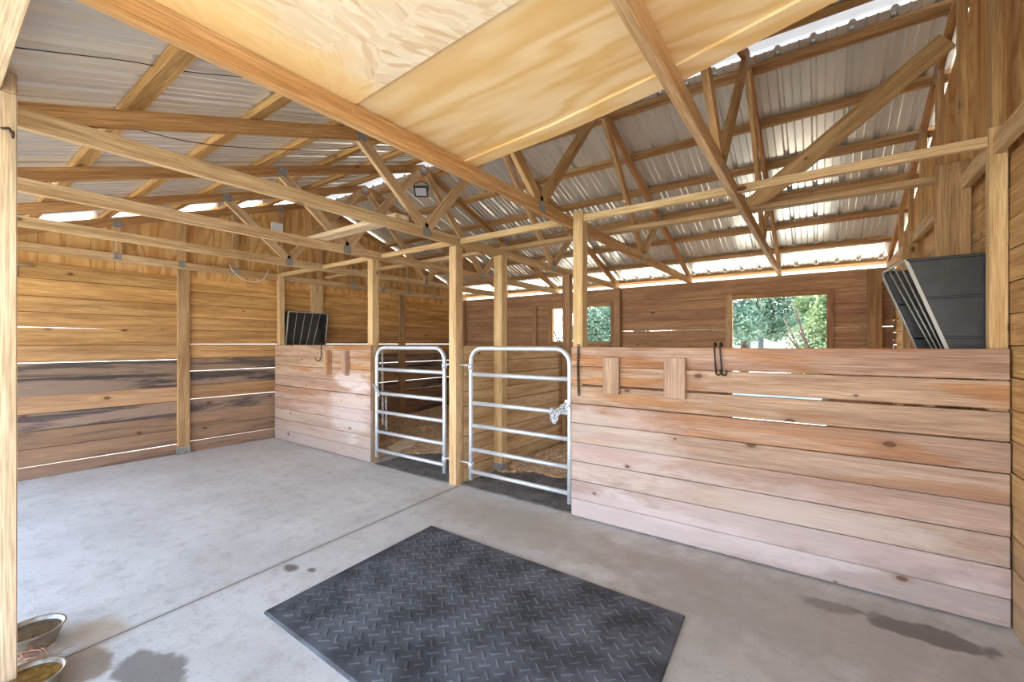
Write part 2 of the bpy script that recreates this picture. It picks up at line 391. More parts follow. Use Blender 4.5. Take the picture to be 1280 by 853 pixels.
smr = [0, .15, .3, .455, .61, .765, .92, 1.07, 1.225, 1.38, 1.535, 1.69, 1.85, 2.0, 2.16, 2.32]
m = MB(); board_wall_x(m, XR + .026, XR, .35, 3.6, smr, {}, lambda i: shade(.12), lambda i: max(0, .8 - i * .09))
board_wall_x(m, XR + .026, XR, 3.605, YB + .02, smr, {}, lambda i: shade(.12), lambda i: max(0, .6 - i * .08))
wall_r = tag(m.build('wall_right', W['left'], bevel=.002), 'horizontal plank wall on the right behind the black hay feeder', 'wall', kind='structure')
gable(XR + .040, 'gable_sheathing', 'tan plywood gable sheathing', wall_r, 2.30)

# back wall with two open windows
WIN = [(-4.17, -2.99, 1.44, 2.09), (-1.06, .08, -.01, 2.075)]
m = MB(); zs = [0, .15, .3, .455, .61, .765, .92, 1.07, 1.22, 1.44, 1.61, 1.78, 1.93, 2.085, 2.36]
for i, (z0, z1) in enumerate(zip(zs, zs[1:])):
    segs = [(XL, XR)]
    for wx0, wx1, wz0, wz1 in WIN:
        if z0 < wz1 - .05 and z1 > wz0 + .05:
            ns = []
            for a, b in segs:
                if a < wx0 and b > wx1: ns += [(a, wx0), (wx1, b)]
                else: ns.append((a, b))
            segs = ns
    for a, b in segs:
        op = i == 10 and (a > -1 or a == -2.99); lo = .004 if op else .002
        if i and not op: m.box((a, YB + .030, z0 - .02), (b, YB + .037, z0 + .02), 'X', tint=(.3, .3, .3))  # backing strip added behind the joint; dark tint paints in the seam shade
        m.box((a, YB, z0 + lo), (b, YB + .026, z1 - .002), 'X', tint=shade(.12))
m.box((XL, YB - .03, 2.135), (XR, YB - .001, 2.36), 'X')
wall_b = tag(m.build('wall_back', W['back'], bevel=.002), 'brown plank back wall with two open window holes', 'wall', kind='structure')
for wi, (x0, x1, z0, z1) in enumerate(WIN):
    m = MB(); m.box((x0 - .09, YB - .04, max(0, z0 - .03)), (x0, YB - .001, 2.13), 'Z'); f1 = m.build('door_1' if wi else 'window_1', W['post'] if wi else W['web'], bevel=.002)
    tag(f1, ['unglazed window opening over the left stall with leaves outside', 'open doorway in the back wall of the right stall with trees outside'][wi], ['window', 'doorway'][wi], kind='structure')
    m = MB(); m.box((x1, YB - .04, max(0, z0 - .03)), (x1 + .075, YB - .001, 2.13), 'Z', tint=(.7, .66, .62)); m.build('jamb', W['back'], f1, .002)
    m = MB(); m.box((x0, YB - .03, z1 - .02), (x1, YB - .001, z1 + .04), 'X'); m.build('head', W['web'], f1, .002)
    if wi: continue
    m = MB(); m.box((x0, YB - .03, z0 - .05), (x1, YB + .03, z0), 'X'); m.build('window_sill', W['web'], f1, .002)

# ribbed metal roof
def ribs(x0, x1):
    out = []; x = x0
    while x < x1:
        for dx, dz in ((0, 0), (.014, .024), (.036, .024), (.050, 0), (.095, 0), (.103, .009), (.111, 0), (.158, 0), (.166, .009), (.174, 0)): out.append((x + dx, dz))
        x += .2286
    return out
def roof(name, y0, y1, label):
    mb = MB(); pr = ribs(-6.92, 1.02)
    rows = []
    for t in (0, .5, 1):
        y = y0 + (y1 - y0) * t; rows.append([mb.vert((x, y, zr(y) + .0235 + dz)) for x, dz in pr])
    for a, b in zip(rows, rows[1:]):
        for i in range(len(pr) - 1): mb.face([a[i], a[i + 1], b[i + 1], b[i]])
    o = mb.build(name, M['roof'], recalc=False)
    sd = o.modifiers.new('s', 'SOLIDIFY'); sd.thickness = .001
    return tag(o, label, 'roof', kind='structure')
roof('ceiling_front', -.55, 3.70, 'ribbed bare metal roof slope over the aisle')
roof('ceiling_back', 3.90, 7.72, 'ribbed bare metal roof slope over the stalls')
m = MB()
pr = [(3.62, zr(3.62) + .045), (3.72, RZ + .03), (3.79, RZ + .055), (3.86, RZ + .03), (3.97, zr(3.97) + .045)]
rw = [[m.vert((x, y, z)) for y, z in pr] for x in (-6.95, -2, 1.05)]
for a, b in zip(rw, rw[1:]):
    for i in range(4): m.face([a[i], a[i + 1], b[i + 1], b[i]])
tag(m.build('trim_1', M['cap'], recalc=False), 'white ridge cap along the roof peak', 'ridge cap', kind='structure')

# ------------------------------------------------------------ trusses
def truss(i, label):
    x = TX[i]; g = i in (0, 6)
    t = thing('roof_truss', (x, RY, 2.354), label, 'truss', 'roof trusses')
    sx = (1, 0, 0); k = shade(.06) if not g else shade(.1)
    if i == 4: k = (.97, .84, .68)
    kt = (R(.82, .9), R(.68, .74), R(.58, .66))
    mb = MB(); mb.box((x - .019, .205, 2.354 if not g else 2.33), (x + .019, 7.30, 2.443 if not g else 2.42), 'Y', tint=k); mb.build('bottom_chord', W['chord'], t, .002)
    for ye, yp in ((.205, RY - .0), (7.30, RY + .0)):
        mb = MB(); sg = 1 if ye < RY else -1
        y0 = ye; mb.hexa([(x + .0176, y0, zr(y0) - .115), (x - .0176, y0, zr(y0) - .115), (x - .0176, y0, zr(y0) - .021), (x + .0176, y0, zr(y0) - .021)],
                         [(x + .0176, yp, zr(yp) - .115), (x - .0176, yp, zr(yp) - .115), (x - .0176, yp, zr(yp) - .021), (x + .0176, yp, zr(yp) - .021)], tint=kt); mb.build('top_chord', W['web'], t, .002)
    J = [(2.70, 2.40), (4.98, 2.40)]
    if not g:
        for (ya, za), (yb, zb) in (((2.70, 2.43), (3.72, 3.575)), ((2.70, 2.43), (2.02, zr(2.02) - .1)), ((4.98, 2.43), (3.86, 3.575)), ((4.98, 2.43), (5.56, zr(5.56) - .1))):
            mb = MB(); mb.beam((x, ya, za), (x, yb, zb), .036, .089, sx, tint=shade(.1)); mb.build('web', W['web'] if x > -2 else W['chord'], t, .002)
        pts = J + [(RY, 3.60), (2.02, zr(2.02) - .08), (5.56, zr(5.56) - .08)]
    else:
        y = RY - 2.44
        pts = [(RY, 3.58)]
        while y < 6.5:
            if abs(y - RY) < 2.6:
                mb = MB(); mb.box((x - .018, y - .044, 2.40), (x + .018, y + .044, zr(y) - .08), 'Z', tint=shade(.1)); mb.build('gable_stud', W['web'], t, .002)
                if abs(y - RY) > .1: pts += [(y, 2.39), (y, zr(y) - .1)]
            y += .61
    for (y, z) in pts:
        mb = MB(); a = .045 if not g else .035
        for s in (-1, 1): mb.box((x + s * .0195 - .001, y - a, z - .04), (x + s * .0195 + .001, y + a, z + .04))
        mb.build('gusset_plate', M['plate'], t)
LT = ['gable truss set against the plank wall on the left', 'second roof truss from the left plank wall, above the left hay feeder', 'third roof truss from the left plank wall, with the floodlight under its peak',
      'roof truss resting on the centre post between the two gates', 'roof truss along the left edge of the plywood loft sheets', 'roof truss crossing beneath the plywood loft, above the right plank panel', 'gable truss set against the plank wall on the right']
for i in range(7): truss(i, LT[i])

# ------------------------------------------------------------ purlins
FP = [.66, 1.25, 1.83, 2.44, 3.02, 3.60]; BP = [4.0, 4.58, 5.15, 5.70, 6.26, 6.82, 7.36]
def purlin(y, mat, label, group):
    sg = -1 if y < RY else 1; d = V((0, 1, -sg * SL)).normalized(); mb = MB(); c = zr(y)
    q = lambda x: [V((x, y, c)) + d * a + V((0, sg * SL, 1)).normalized() * b for a, b in ((-.0445, -.019), (.0445, -.019), (.0445, .019), (-.0445, .019))]
    xs = [-6.9, -2.95 + R(-.01, .01), 1.0]
    for a, b in zip(xs, xs[1:]): mb.hexa(q(a), q(b - .002), tint=shade(.1))
    tag(mb.build('purlin', mat, bevel=.002), label, 'purlin', group)
nm = ['lowest', 'second', 'third', 'fourth', 'fifth', 'sixth']
for i, y in enumerate(FP): purlin(y, W['purlin_gold'], f"{['golden purlin nearest the open front eave, under the grey roof metal', 'second golden purlin up from the open front eave', 'third golden purlin up from the open front eave', 'fourth golden purlin up from the open front eave', 'golden purlin next below the ridge purlin on the aisle side', 'ridge purlin on the aisle side of the white ridge cap'][i]}", 'purlins over the aisle')
for i, y in enumerate(BP): purlin(y, W['purlin'], ['brown ridge purlin on the stall side of the white ridge cap', 'brown purlin next below the ridge on the stall side', 'third brown purlin down from the ridge on the stall side', 'fourth brown purlin down from the ridge on the stall side', 'third brown purlin up from the back wall', 'second brown purlin up from the back wall', 'brown eave purlin right above the back wall'][i], 'purlins over the stalls')

# ------------------------------------------------------------ loft sheets
def sheet(name, pts, z, th, mat, label):
    mb = MB(); b = [mb.vert((x, y, z)) for x, y in pts]; t = [mb.vert((x, y, z + th)) for x, y in pts]; n = len(pts)
    uvb = [(x, y) for x, y in pts]
    mb.face(b[::-1], uvb[::-1]); mb.face(t, uvb)
    for i in range(n): j = (i + 1) % n; mb.face([b[i], b[j], t[j], t[i]], [(pts[i][0], pts[i][1]), (pts[j][0], pts[j][1]), (pts[j][0], pts[j][1] + th), (pts[i][0], pts[i][1] + th)])
    return tag(mb.build(name, mat, recalc=False), label, 'loft sheet')
sheet('plywood_sheet', [(-1.70, 1.02), (.70, .94), (.70, 1.485), (.03, 1.57), (-.45, 1.69), (-1.06, 1.80), (-1.70, 1.86)], 2.457, .012, W['ply'], 'yellow plywood sheet laid on the trusses, its ragged far edge over the gates')
sheet('plywood_strip', [(-1.70, 1.862), (-1.06, 1.802), (-.45, 1.692), (.03, 1.572), (.70, 1.487), (.70, 1.57), (.03, 1.66), (-.45, 1.80), (-1.06, 1.90), (-1.70, 1.955)], 2.4455, .012, W['ply'], 'narrow pale plywood strip along the far edge of the loft floor')
sheet('osb_sheet', [(-1.70, .25), (.70, .25), (.70, 1.05), (-.77, 1.085), (-1.70, 1.135)], 2.4445, .0115, M['osb'], 'cream strand board sheet of the loft right overhead')

# ------------------------------------------------------------ posts, headers, runners
def post(x0, x1, y0, y1, z0, z1, mat, label, name='wooden_post', cat='post', group='posts along the stall front', foot=False, wear=0):
    mb = MB(); mb.box((x0, y0, z0), (x1, y1, z1), 'Z', tint=shade(.05), wear=wear)
    if group == 'front posts': mb.box((x0, .199, z1), (x1, y1, 2.47), 'Z', tint=(.72, .68, .64))
    if not foot: return tag(mb.build(name, mat, bevel=.004), label, cat, group)
    t = thing(name, ((x0 + x1) / 2, (y0 + y1) / 2, 0), label, cat, group); mb.build('shaft', mat, t, .004)
    b = MB(); d = .004
    b.box((x0 - d, y0 - d, 0), (x0 - .001, y1 + d, .09)); b.box((x1 + .001, y0 - d, 0), (x1 + d, y1 + d, .09)); b.box((x0 - d, y0 - d, 0), (x1 + d, y0 - .001, .09)); b.box((x0 - .02, y0 - .02, 0), (x1 + .02, y1 + .02, .004))
    tag(b.build('metal_foot', M['plate'], t), 'galvanised post base'); return t
post(-2.985, -2.89, 3.088, 3.19, 0, 2.352, W['post'], 'tall square post on the floor between the two gates')
post(-1.632, -1.545, 3.127, 3.222, 0, 2.47, W['post'], 'tall yellow post rising behind the left end of the right plank panel')
post(.69, .755, 3.127, 3.19, 0, 2.47, W['post'], 'yellow post against the right wall beside the large black hay feeder')
post(-4.345, -4.255, 3.127, 3.222, 0, 2.42, W['post'], 'yellow post rising behind the right end of the left plank panel')
post(-6.53, -6.44, 3.127, 3.2, 0, 2.42, W['post'], 'thin yellow post on the left wall beside the small black hay feeder')
post(-2.90, -2.79, 3.70, 3.80, 0, 2.352, W['post'], 'partition post standing in the straw behind the right gate', foot=True, group='partition posts')
post(-2.90, -2.79, 5.24, 5.34, 0, 2.352, W['old_post'], 'far partition post seen beside the top of the tall yellow gate post', group='partition posts')
post(XL + .001, XL + .04, 1.92, 2.05, 0, 2.40, W['old_post'], 'flat wall post in the middle of the left plank wall', name='wall_post', group='wall posts', foot=True)
post(XL + .001, XL + .045, 3.65, 3.86, 0, 2.40, W['post'], 'broad flat post on the left wall above the small black hay feeder', name='wall_post', group='wall posts')
post(XL + .001, XL + .05, 5.40, 5.55, 0, 2.40, W['old_post'], 'dark wall post on the left wall inside the left stall', name='wall_post', group='wall posts')
post(XL + .03, XL + .17, YB - .15, YB - .035, 0, 2.34, W['back'], 'corner post where the left and back walls meet', name='wall_post', group='wall posts')
post(.50, .64, YB - .16, YB - .035, 0, 2.34, W['old_post'], 'brown corner post where the back and right walls meet', name='wall_post', group='wall posts')
post(.585, .745, 3.70, 3.74, 0, 2.50, W['old_post'], 'broad knotted board standing on edge above the large black hay feeder', name='wall_post', group='wall posts')
post(.64, .745, 5.42, 5.50, 0, 2.45, W['web'], 'narrow wall post on the right wall left of the large black hay feeder', name='wall_post', group='wall posts')
post(-4.62, -4.53, YB - .05, YB - .004, 0, 2.13, W['back'], 'stud on the back wall left of the left window', name='wall_stud', cat='stud', group='back wall studs')
post(-2.89, -2.79, YB - .12, YB - .035, 0, 2.36, W['back'], 'stud on the back wall right of the left window', name='wall_stud', cat='stud', group='back wall studs')
post(-2.745, -2.605, .10, .24, 0, 2.385, W['pale'], 'square post at the open front, cut off by the left picture edge', group='front posts')
m = MB(); m.box((-4.4, .06, 2.386), (.68, .198, 2.41), 'X', tint=(1.03, 1.03, 1.03)); tag(m.build('front_header', W['pale'], bevel=.003), 'pale horizontal beam crossing the top of the front post at the upper left picture corner', 'beam')

hx = [(-6.43, -5.365), (-5.315, -4.345), (-4.25, -4.145), (-4.095, -2.99), (-2.875, -1.705), (-1.54, -.485), (-.435, .688)]
hl = ['yellow header board from the left wall post to the second truss', 'yellow header board above the left hay feeder and plank panel', 'short yellow header block beside the post of the left gate', 'yellow header board above the left gate', 'yellow header board above the right gate',
      'yellow header board right of the tall gate post', 'yellow header board ending at the right wall post']
for (a, b), l in zip(hx, hl):
    m = MB(); m.box((a, 3.130, 2.378), (b, 3.168, 2.430), 'X', tint=shade(.05)); tag(m.build('header_board', W['post'], bevel=.003), l, 'header board', 'header boards on the stall posts')
m = MB()
for a, b in ((-6.50, -2.9), (-2.896, .70)): m.box((a, 3.86, 2.445), (b, 3.95, 2.483), 'X')
tag(m.build('runner_board', W['chord'], bevel=.002), 'long brown runner lying on the truss chords over the stalls', 'runner')
m = MB(); m.box((-4.26, 2.33, 2.445), (-2.86, 2.47, 2.483), 'X', tint=(1, 1, 1)); tag(m.build('runner_board', W['pale'], bevel=.002), 'pale runner board lying on the truss chords over the aisle', 'runner')
m = MB(); m.beam((.69, 3.99, 3.40), (-.47, 3.99, 2.505), .038, .13, (0, 1, 0)); tag(m.build('diagonal_brace', W['web'], bevel=.003), 'brown diagonal brace from the right gable peak down to the runner', 'brace', 'diagonal braces')
m = MB(); m.beam((-6.48, 3.99, 3.40), (-5.2, 3.99, 2.50), .038, .12, (0, 1, 0)); tag(m.build('diagonal_brace', W['web'], bevel=.003), 'brown diagonal brace from the left gable peak down to the runner', 'brace', 'diagonal braces')

# ------------------------------------------------------------ stall fronts and partition
def panel(x0, x1, seams, gaps, label, name, cl, group):
    t = thing(name, ((x0 + x1) / 2, 3.10, 0), label, 'stall panel', group); mb = MB(); n = len(seams) - 1
    for i in range(n):
        ga, gb = gaps.get(i, (.0012, .0012)), gaps.get(i + 1, (.0012, .0012)); f = i / n
        y0 = 3.086 + R(-.002, .002); e = R(-.002, .002)
        z00, z01, z10, z11 = seams[i] + ga[0], seams[i] + ga[1], seams[i + 1] - gb[0], seams[i + 1] - gb[1]
        if i == 0: z00 = z01 = .012
        mb.hexa([(x0, y0, z00), (x0, y0 + .037, z00), (x0, y0 + .037, z10), (x0, y0, z10)], [(x1 + e, y0, z01), (x1 + e, y0 + .037, z01), (x1 + e, y0 + .037, z11), (x1 + e, y0, z11)], tint=shade(.06), wear=max(0, .95 - f * 1.0))
    mb.build('planks', W['stall'], t, .003)
    for a, b, z0, z1, th in cl:
        c = MB(); c.box((a, 3.083 - th, z0), (b, 3.083, z1), 'Z', tint=shade(.05), wear=.25); c.build('cleat', W['stall'], t, .003)
    return t
s9 = [0, .149, .299, .451, .604, .757, .911, 1.063, 1.211, 1.365]
panel(-1.625, .752, s9, {7: (.008, .007), 6: (.004, .004), 8: (.0015, .0035), 5: (.0015, .003), 4: (.0015, .002), 3: (.002, .002), 2: (.002, .002)}, 'wide plank stall front on the right with two flat cleats', 'stall_front_panel', [(-1.343, -1.215, 1.01, 1.286, .025), (-.887, -.742, 1.01, 1.292, .025)], 'plank stall fronts')
panel(-6.50, -4.236, [0, .16, .31, .46, .61, .79, .94, 1.08, 1.22, 1.375], {5: (.004, .003), 2: (.0015, .002)}, 'plank stall front on the left with two narrow block cleats', 'stall_front_panel', [(-5.115, -5.03, 1.005, 1.305, .055), (-4.74, -4.65, 1.005, 1.305, .055)], 'plank stall fronts')
m = MB(); board_wall_x(m, -2.94, -2.904, 3.22, YB - .13, [.0, .15, .3, .452, .604, .757, .91, 1.063, 1.211, 1.37], {}, lambda i: shade(.1), lambda i: max(0, .2 - .1 * i))
tag(m.build('stall_partition', W['back'] if 0 else W['chord'], bevel=.003), 'plank partition between the two stalls, seen through the right gate', 'partition')

# ------------------------------------------------------------ gates
def gate(x0, x1, rails, hinge_x, sgn, label):
    y = 3.142; t = thing('tube_gate', ((x0 + x1) / 2, y, 0), label, 'gate', 'galvanised tube gates'); top = 1.347; r = .021; rc = .13
    pts = [(x0, y, .075), (x0, y, .5), (x0, y, top - rc)]
    for k in range(1, 8): a = math.pi / 2 * k / 8; pts.append((x0 + rc - rc * math.cos(a), y, top - rc + rc * math.sin(a)))
    pts += [(x0 + rc, y, top), (x1 - rc, y, top)]
    for k in range(1, 8): a = math.pi / 2 * k / 8; pts.append((x1 - rc + rc * math.sin(a), y, top - rc + rc * math.cos(a)))
    pts += [(x1, y, top - rc), (x1, y, .5), (x1, y, .075)]
    m = MB(); m.tube(pts, r, 14); m.build('outer_frame', M['galv'], t)
    for z in rails:
        m = MB(); m.tube([(x0 + .012, y, z), (x1 - .012, y, z)], .0195, 14); m.build('rail', M['galv'], t)
    for z in (1.17, .22):
        m = MB(); hx = x1 if hinge_x > x1 else x0
        m.tube([(hx, y, z - .028), (hx, y, z + .028)], .028, 14); m.tube([(hx, y, z + .012), (hinge_x, y, z + .012)], .009, 8)
        m.build('hinge', M['galv'], t)
    return t
def link_chain(pts, r=.0028, L=.026):
    """oval steel links threaded along a path"""
    mb = MB(); pts = [V(p) for p in pts]; flip = 0
    for a, b in zip(pts, pts[1:]):
        n = max(1, round((b - a).length / L))
        for i in range(n):
            p = a.lerp(b, (i + .5) / n); d = (b - a).normalized(); x = d.cross(V((.3, 1, .2))).normalized(); y = d.cross(x); s = x if flip else y; flip ^= 1
            mb.tube([p + d * math.cos(q * .785) * L * .72 + s * math.sin(q * .785) * L * .36 for q in range(8)], r, 6, True)
    return mb
zr_ = [.158, .372, .604, .820, 1.097]
gr = gate(-2.742, -1.668, zr_, -2.892, -1, 'galvanised tube gate on the right, hung from the centre post')
gl = gate(-4.19, -3.098, zr_, -2.983, 1, 'galvanised tube gate on the left, latched at the left plank panel')
m = link_chain([(-1.69, 3.10, .90), (-1.75, 3.10, .85), (-1.80, 3.10, .80), (-1.83, 3.112, .765), (-1.79, 3.105, .73), (-1.77, 3.11, .80), (-1.815, 3.10, .845), (-1.83, 3.105, .80), (-1.775, 3.10, .755), (-1.745, 3.105, .83), (-1.66, 3.112, .885)], .005, .03)
m.build('latch_chain', M['galv'], gr)
m = link_chain([(-4.19, 3.108, .92), (-4.165, 3.108, .86), (-4.13, 3.10, .815), (-4.105, 3.108, .79), (-4.13, 3.108, .85), (-4.18, 3.108, .90)], .005, .03)
m.build('latch_chain', M['galv'], gl)
m = MB(); m.box((-1.70, 3.115, .845), (-1.652, 3.119, .93)); m.build('latch_plate', M['galv'], gr)
m = link_chain([(-4.135, 3.175, 1.30), (-4.13, 3.175, .9), (-4.125, 3.175, .46)], .0035, .03)
tag(m.build('hanging_chain', M['wire']), 'pale chain hanging from the post just inside the left gate', 'chain', 'hanging chains')
m = link_chain([(-4.06, 3.17, .80), (-4.055, 3.17, .40)], .0035, .03); tag(m.build('hanging_chain', M['wire']), 'short pale chain hanging behind the third rail of the left gate', 'chain', 'hanging chains')
m = link_chain([(-1.565, 3.10, 1.385), (-1.556, 3.074, 1.36), (-1.558, 3.072, 1.2), (-1.55, 3.072, .985)], .0035, .028)
tag(m.build('hanging_chain', M['iron']), 'thin dark chain hanging over the left end of the right plank panel', 'chain', 'hanging chains')

# iron hooks over the panel tops
def hook(x, z0, label, rods, dx):
    mb = MB()
    for k in range(rods):
        xx = x + k * .035
        p = [(xx, 3.14, z0 + .0), (xx, 3.13, z0 + .02), (xx, 3.10, z0 + .024), (xx, 3.078, z0 + .018), (xx, 3.072, z0 - .01), (xx + .006, 3.070, z0 - .10), (xx + .012, 3.068, z0 - .165)]
        cx, cz = xx + .012 + dx, z0 - .17
        for a in range(0, 9): q = math.pi * a / 8; p.append((cx - dx * math.cos(q), 3.062 - .003 * a, cz - abs(dx) * math.sin(q)))
        if rods > 1: p += [(cx + dx, 3.04, cz + .02)]
        mb.tube(p, .0055, 8)
    return tag(mb.build('iron_hook', M['iron']), label, 'hook', 'iron hooks on the stall fronts')
hook(-.563, 1.372, 'dark double iron hook hanging over the top of the right plank panel', 2, .016)
hook(-5.25, 1.382, 'dark iron hook hanging over the left plank panel below the small feeder', 1, -.045)

# ------------------------------------------------------------ hay feeders
def feeder(xb, xt, xm, ya, yb, zt, zb, label, nb, sk=0, cv=.8):
    """xb wall side, xt front edge at the top, xm front edge at the bottom"""
    t = thing('hay_feeder', ((xb + xt) / 2, (ya + yb) / 2, zb), label, 'hay feeder', 'black hay feeders'); s = 1 if xt > xb else -1
    X0, X1 = xb, xb + s * .012
    m = MB(); m.box((min(X0, X1), ya, zb), (max(X0, X1), yb, zt))
    for zz in (zb + .17, zb + .36): m.box((X1 - .004, ya, zz - .008), (X1 + .008, yb, zz + .008))
    m.build('back_panel', M['blackplastic'], t, .003)
    xt0, xm0 = xt, xm
    for y0, y1 in ((ya, ya + .012), (yb - .012, yb)):
        xt, xm = (xt0, xm0) if y0 == ya else (xt0 + sk, xm0 + sk)
        m = MB(); m.hexa([(xb, y0, zb), (xb, y1, zb), (xm, y1, zb), (xm, y0, zb)], [(xb, y0, zt), (xb, y1, zt), (xt, y1, zt), (xt, y0, zt)])
        ye = y0 - .006 if y0 == ya else y0
        for f in (.32, .66):
            z = zb + (zt - zb) * f; xf = xm + (xt - xm) * f
            m.box((min(xb, xf), ye, z - .007), (max(xb, xf), ye + .018, z + .007))
        m.box((min(xb, xt), y0 - .008, zt - .012), (max(xb, xt), y1 + .008, zt + .004)); m.build('side_panel', M['blackplastic'], t, .003)
    xt, xm = xt0, xm0
    m = MB(); m.box((min(xb, xm), ya, zb - .014), (max(xb, xm), yb, zb)); m.build('bottom_tray', M['blackplastic'], t, .003)
    m = MB(); fr = [(xt, ya, zt), (xt + sk, yb - .03, zt), (xt + sk, yb, zt - .03), (xm + sk, yb, zb), (xm, ya, zb)]
    m.tube(fr, .009, 8, True); m.beam((xt, ya - .002, zt), (xm, ya - .002, zb), .016, .012, (1, 0, 0)); m.build('front_frame', M['wire'], t)
    for k in range(1, nb + 1):
        f = k / (nb + 1); m = MB(); ytop = ya + (yb - ya) * f; ybot = ya + (yb - ya) * f * cv
        m.tube([(xt + sk * f, ytop, zt), (xm + sk * f * cv, ybot, zb)], .004, 8); m.build('bar', M['wire'], t)
    return t
feeder(.75, .39, .60, 3.21, 3.69, 1.855, 1.22, 'large black hay feeder with slanted bars on the right wall', 3, -.05, .5)
feeder(-6.512, -6.36, -6.47, 3.22, 3.84, 1.87, 1.25, 'small black hay feeder with slanted bars on the left wall', 4)

# ------------------------------------------------------------ mats
def mat(org, ux, L, uy, Wd, name, material, label, th, per, group=None):
    org, ux, uy = V(org), V(ux).normalized(), V(uy).normalized(); mb = MB(); P = lambda a, b, z: org + ux * a + uy * b + V((0, 0, z))
    e = .006
    lo = [P(0, 0, 0), P(L, 0, 0), P(L, Wd, 0), P(0, Wd, 0)]; md = [p + V((0, 0, th - e)) for p in lo]; hi = [P(e, e, th), P(L - e, e, th), P(L - e, Wd - e, th), P(e, Wd - e, th)]
    r = [[mb.vert(p) for p in q] for q in (lo, md, hi)]
    for a, b in zip(r, r[1:]):
        for i in range(4): mb.face([a[i], a[(i + 1) % 4], b[(i + 1) % 4], b[i]])
    mb.face(r[2]); mb.face(r[0][::-1])
    bl, bw, bh = per * .68, per * .2, .0032
    na, nb = int(L / per), int(Wd / per)
    for i in range(na * 2 + 2):
        for j in range(nb * 2 + 2):
            a, b = (i + .5) * per / 2 * 1.0, (j + .5) * per / 2
            if (i + j) % 2: continue
            ang = math.pi / 4 if (i % 2) else -math.pi / 4
            if not (.035 < a < L - .035 and .035 < b < Wd - .035): continue
            d = V((math.cos(ang), math.sin(ang))); nn = V((-d.y, d.x))
            q0 = []; q1 = []
            for sx, sy in ((-1, -1), (1, -1), (1, 1), (-1, 1)):
                q0.append(mb.vert(P(a + d.x * sx * bl / 2 + nn.x * sy * bw / 2, b + d.y * sx * bl / 2 + nn.y * sy * bw / 2, th - .0005)))
                q1.append(mb.vert(P(a + d.x * sx * bl * .4 + nn.x * sy * bw * .25, b + d.y * sx * bl * .4 + nn.y * sy * bw * .25, th + bh)))
            mb.face(q1)
            for i2 in range(4): mb.face([q0[i2], q0[(i2 + 1) % 4], q1[(i2 + 1) % 4], q1[i2]])
    return tag(mb.build(name, material, recalc=False), label, 'mat', group)
mat((-2.318, 1.047, 0), (1.835, -.009, 0), 1.835, (-.07, 1.234, 0), 1.235, 'rubber_mat', M['rubber'], 'large dark rubber mat with raised treads lying on the concrete', .017, .08)
mat((-4.17, 3.09, .0), (1, 0, 0), 1.18, (0, 1, 0), 1.25, 'doorway_mat', M['rubber2'], 'textured rubber mat in the doorway under the left gate', .012, .05, 'stall doorway mats')
mat((-2.87, 3.13, .0), (1, 0, 0), 1.22, (0, 1, 0), 1.25, 'doorway_mat', M['rubber2'], 'textured rubber mat in the doorway under the right gate', .012, .05, 'stall doorway mats')

# ------------------------------------------------------------ straw bedding
def bedding(x0, x1, yfun, y1, count, label):
    mb = MB()
    nx, ny = 46, 40; g = []
    def H(x, y):
        e = min(x - x0, x1 - x, y - yfun(x), y1 - y); return .012 + max(0, min(1, e / .35)) * (.075 + .03 * math.sin(x * 3.1 + y * 2.3) + .02 * math.sin(x * 7 - y * 5)) - (.02 if e < .02 else 0)
    for i in range(nx + 1):
        x = x0 + (x1 - x0) * i / nx; ya = yfun(x); col = []
        for j in range(ny + 1):
            y = ya + (y1 - ya) * j / ny; col.append(mb.vert((x, y, H(x, y) + R(-.005, .008)), (.75 * R(.7, 1.1),) * 3))
        g.append(col)
    for i in range(nx):
        for j in range(ny): mb.face([g[i][j], g[i + 1][j], g[i + 1][j + 1], g[i][j + 1]])
    for _ in range(count):
        x = R(x0 + .02, x1 - .02); ya = yfun(x) - .12; y = ya + (y1 - ya) * R(0, 1) ** 1.5; z = max(.014, H(x, max(y, yfun(x)))) + R(.0, .012); a = R(0, 6.28); L = R(.012, .032); w_ = R(.005, .013); tl_ = R(-.5, .5)
        d = V((math.cos(a), math.sin(a), tl_ * .5)) * L; n_ = V((-math.sin(a), math.cos(a), R(-.4, .4))) * w_; p = V((x, y, z)); s = R(.6, 1.2); tn = (s, s * R(.9, 1), s * R(.75, 1))
        q = [mb.vert(v, tn) for v in (p - d - n_, p + d - n_, p + d + n_ + V((0, 0, R(0, .008))), p - d + n_)]; mb.face(q)
    return tag(mb.build('straw_bedding', M['shaving'], recalc=False), label, 'bedding', kind='stuff')
bedding(XL + .03, -2.96, lambda x: 3.78 + .14 * math.sin(x * 3) + .07 * math.sin(x * 11) if x > -4.4 else 3.25, YB - .06, 22000, 'tan wood shavings bedding on the floor of the left stall')
bedding(-2.88, XR - .03, lambda x: 3.95 + .12 * math.sin(x * 3 + 1) + .06 * math.sin(x * 12) if x < -1.55 else 3.3, YB - .06, 22000, 'tan wood shavings bedding on the floor of the right stall')

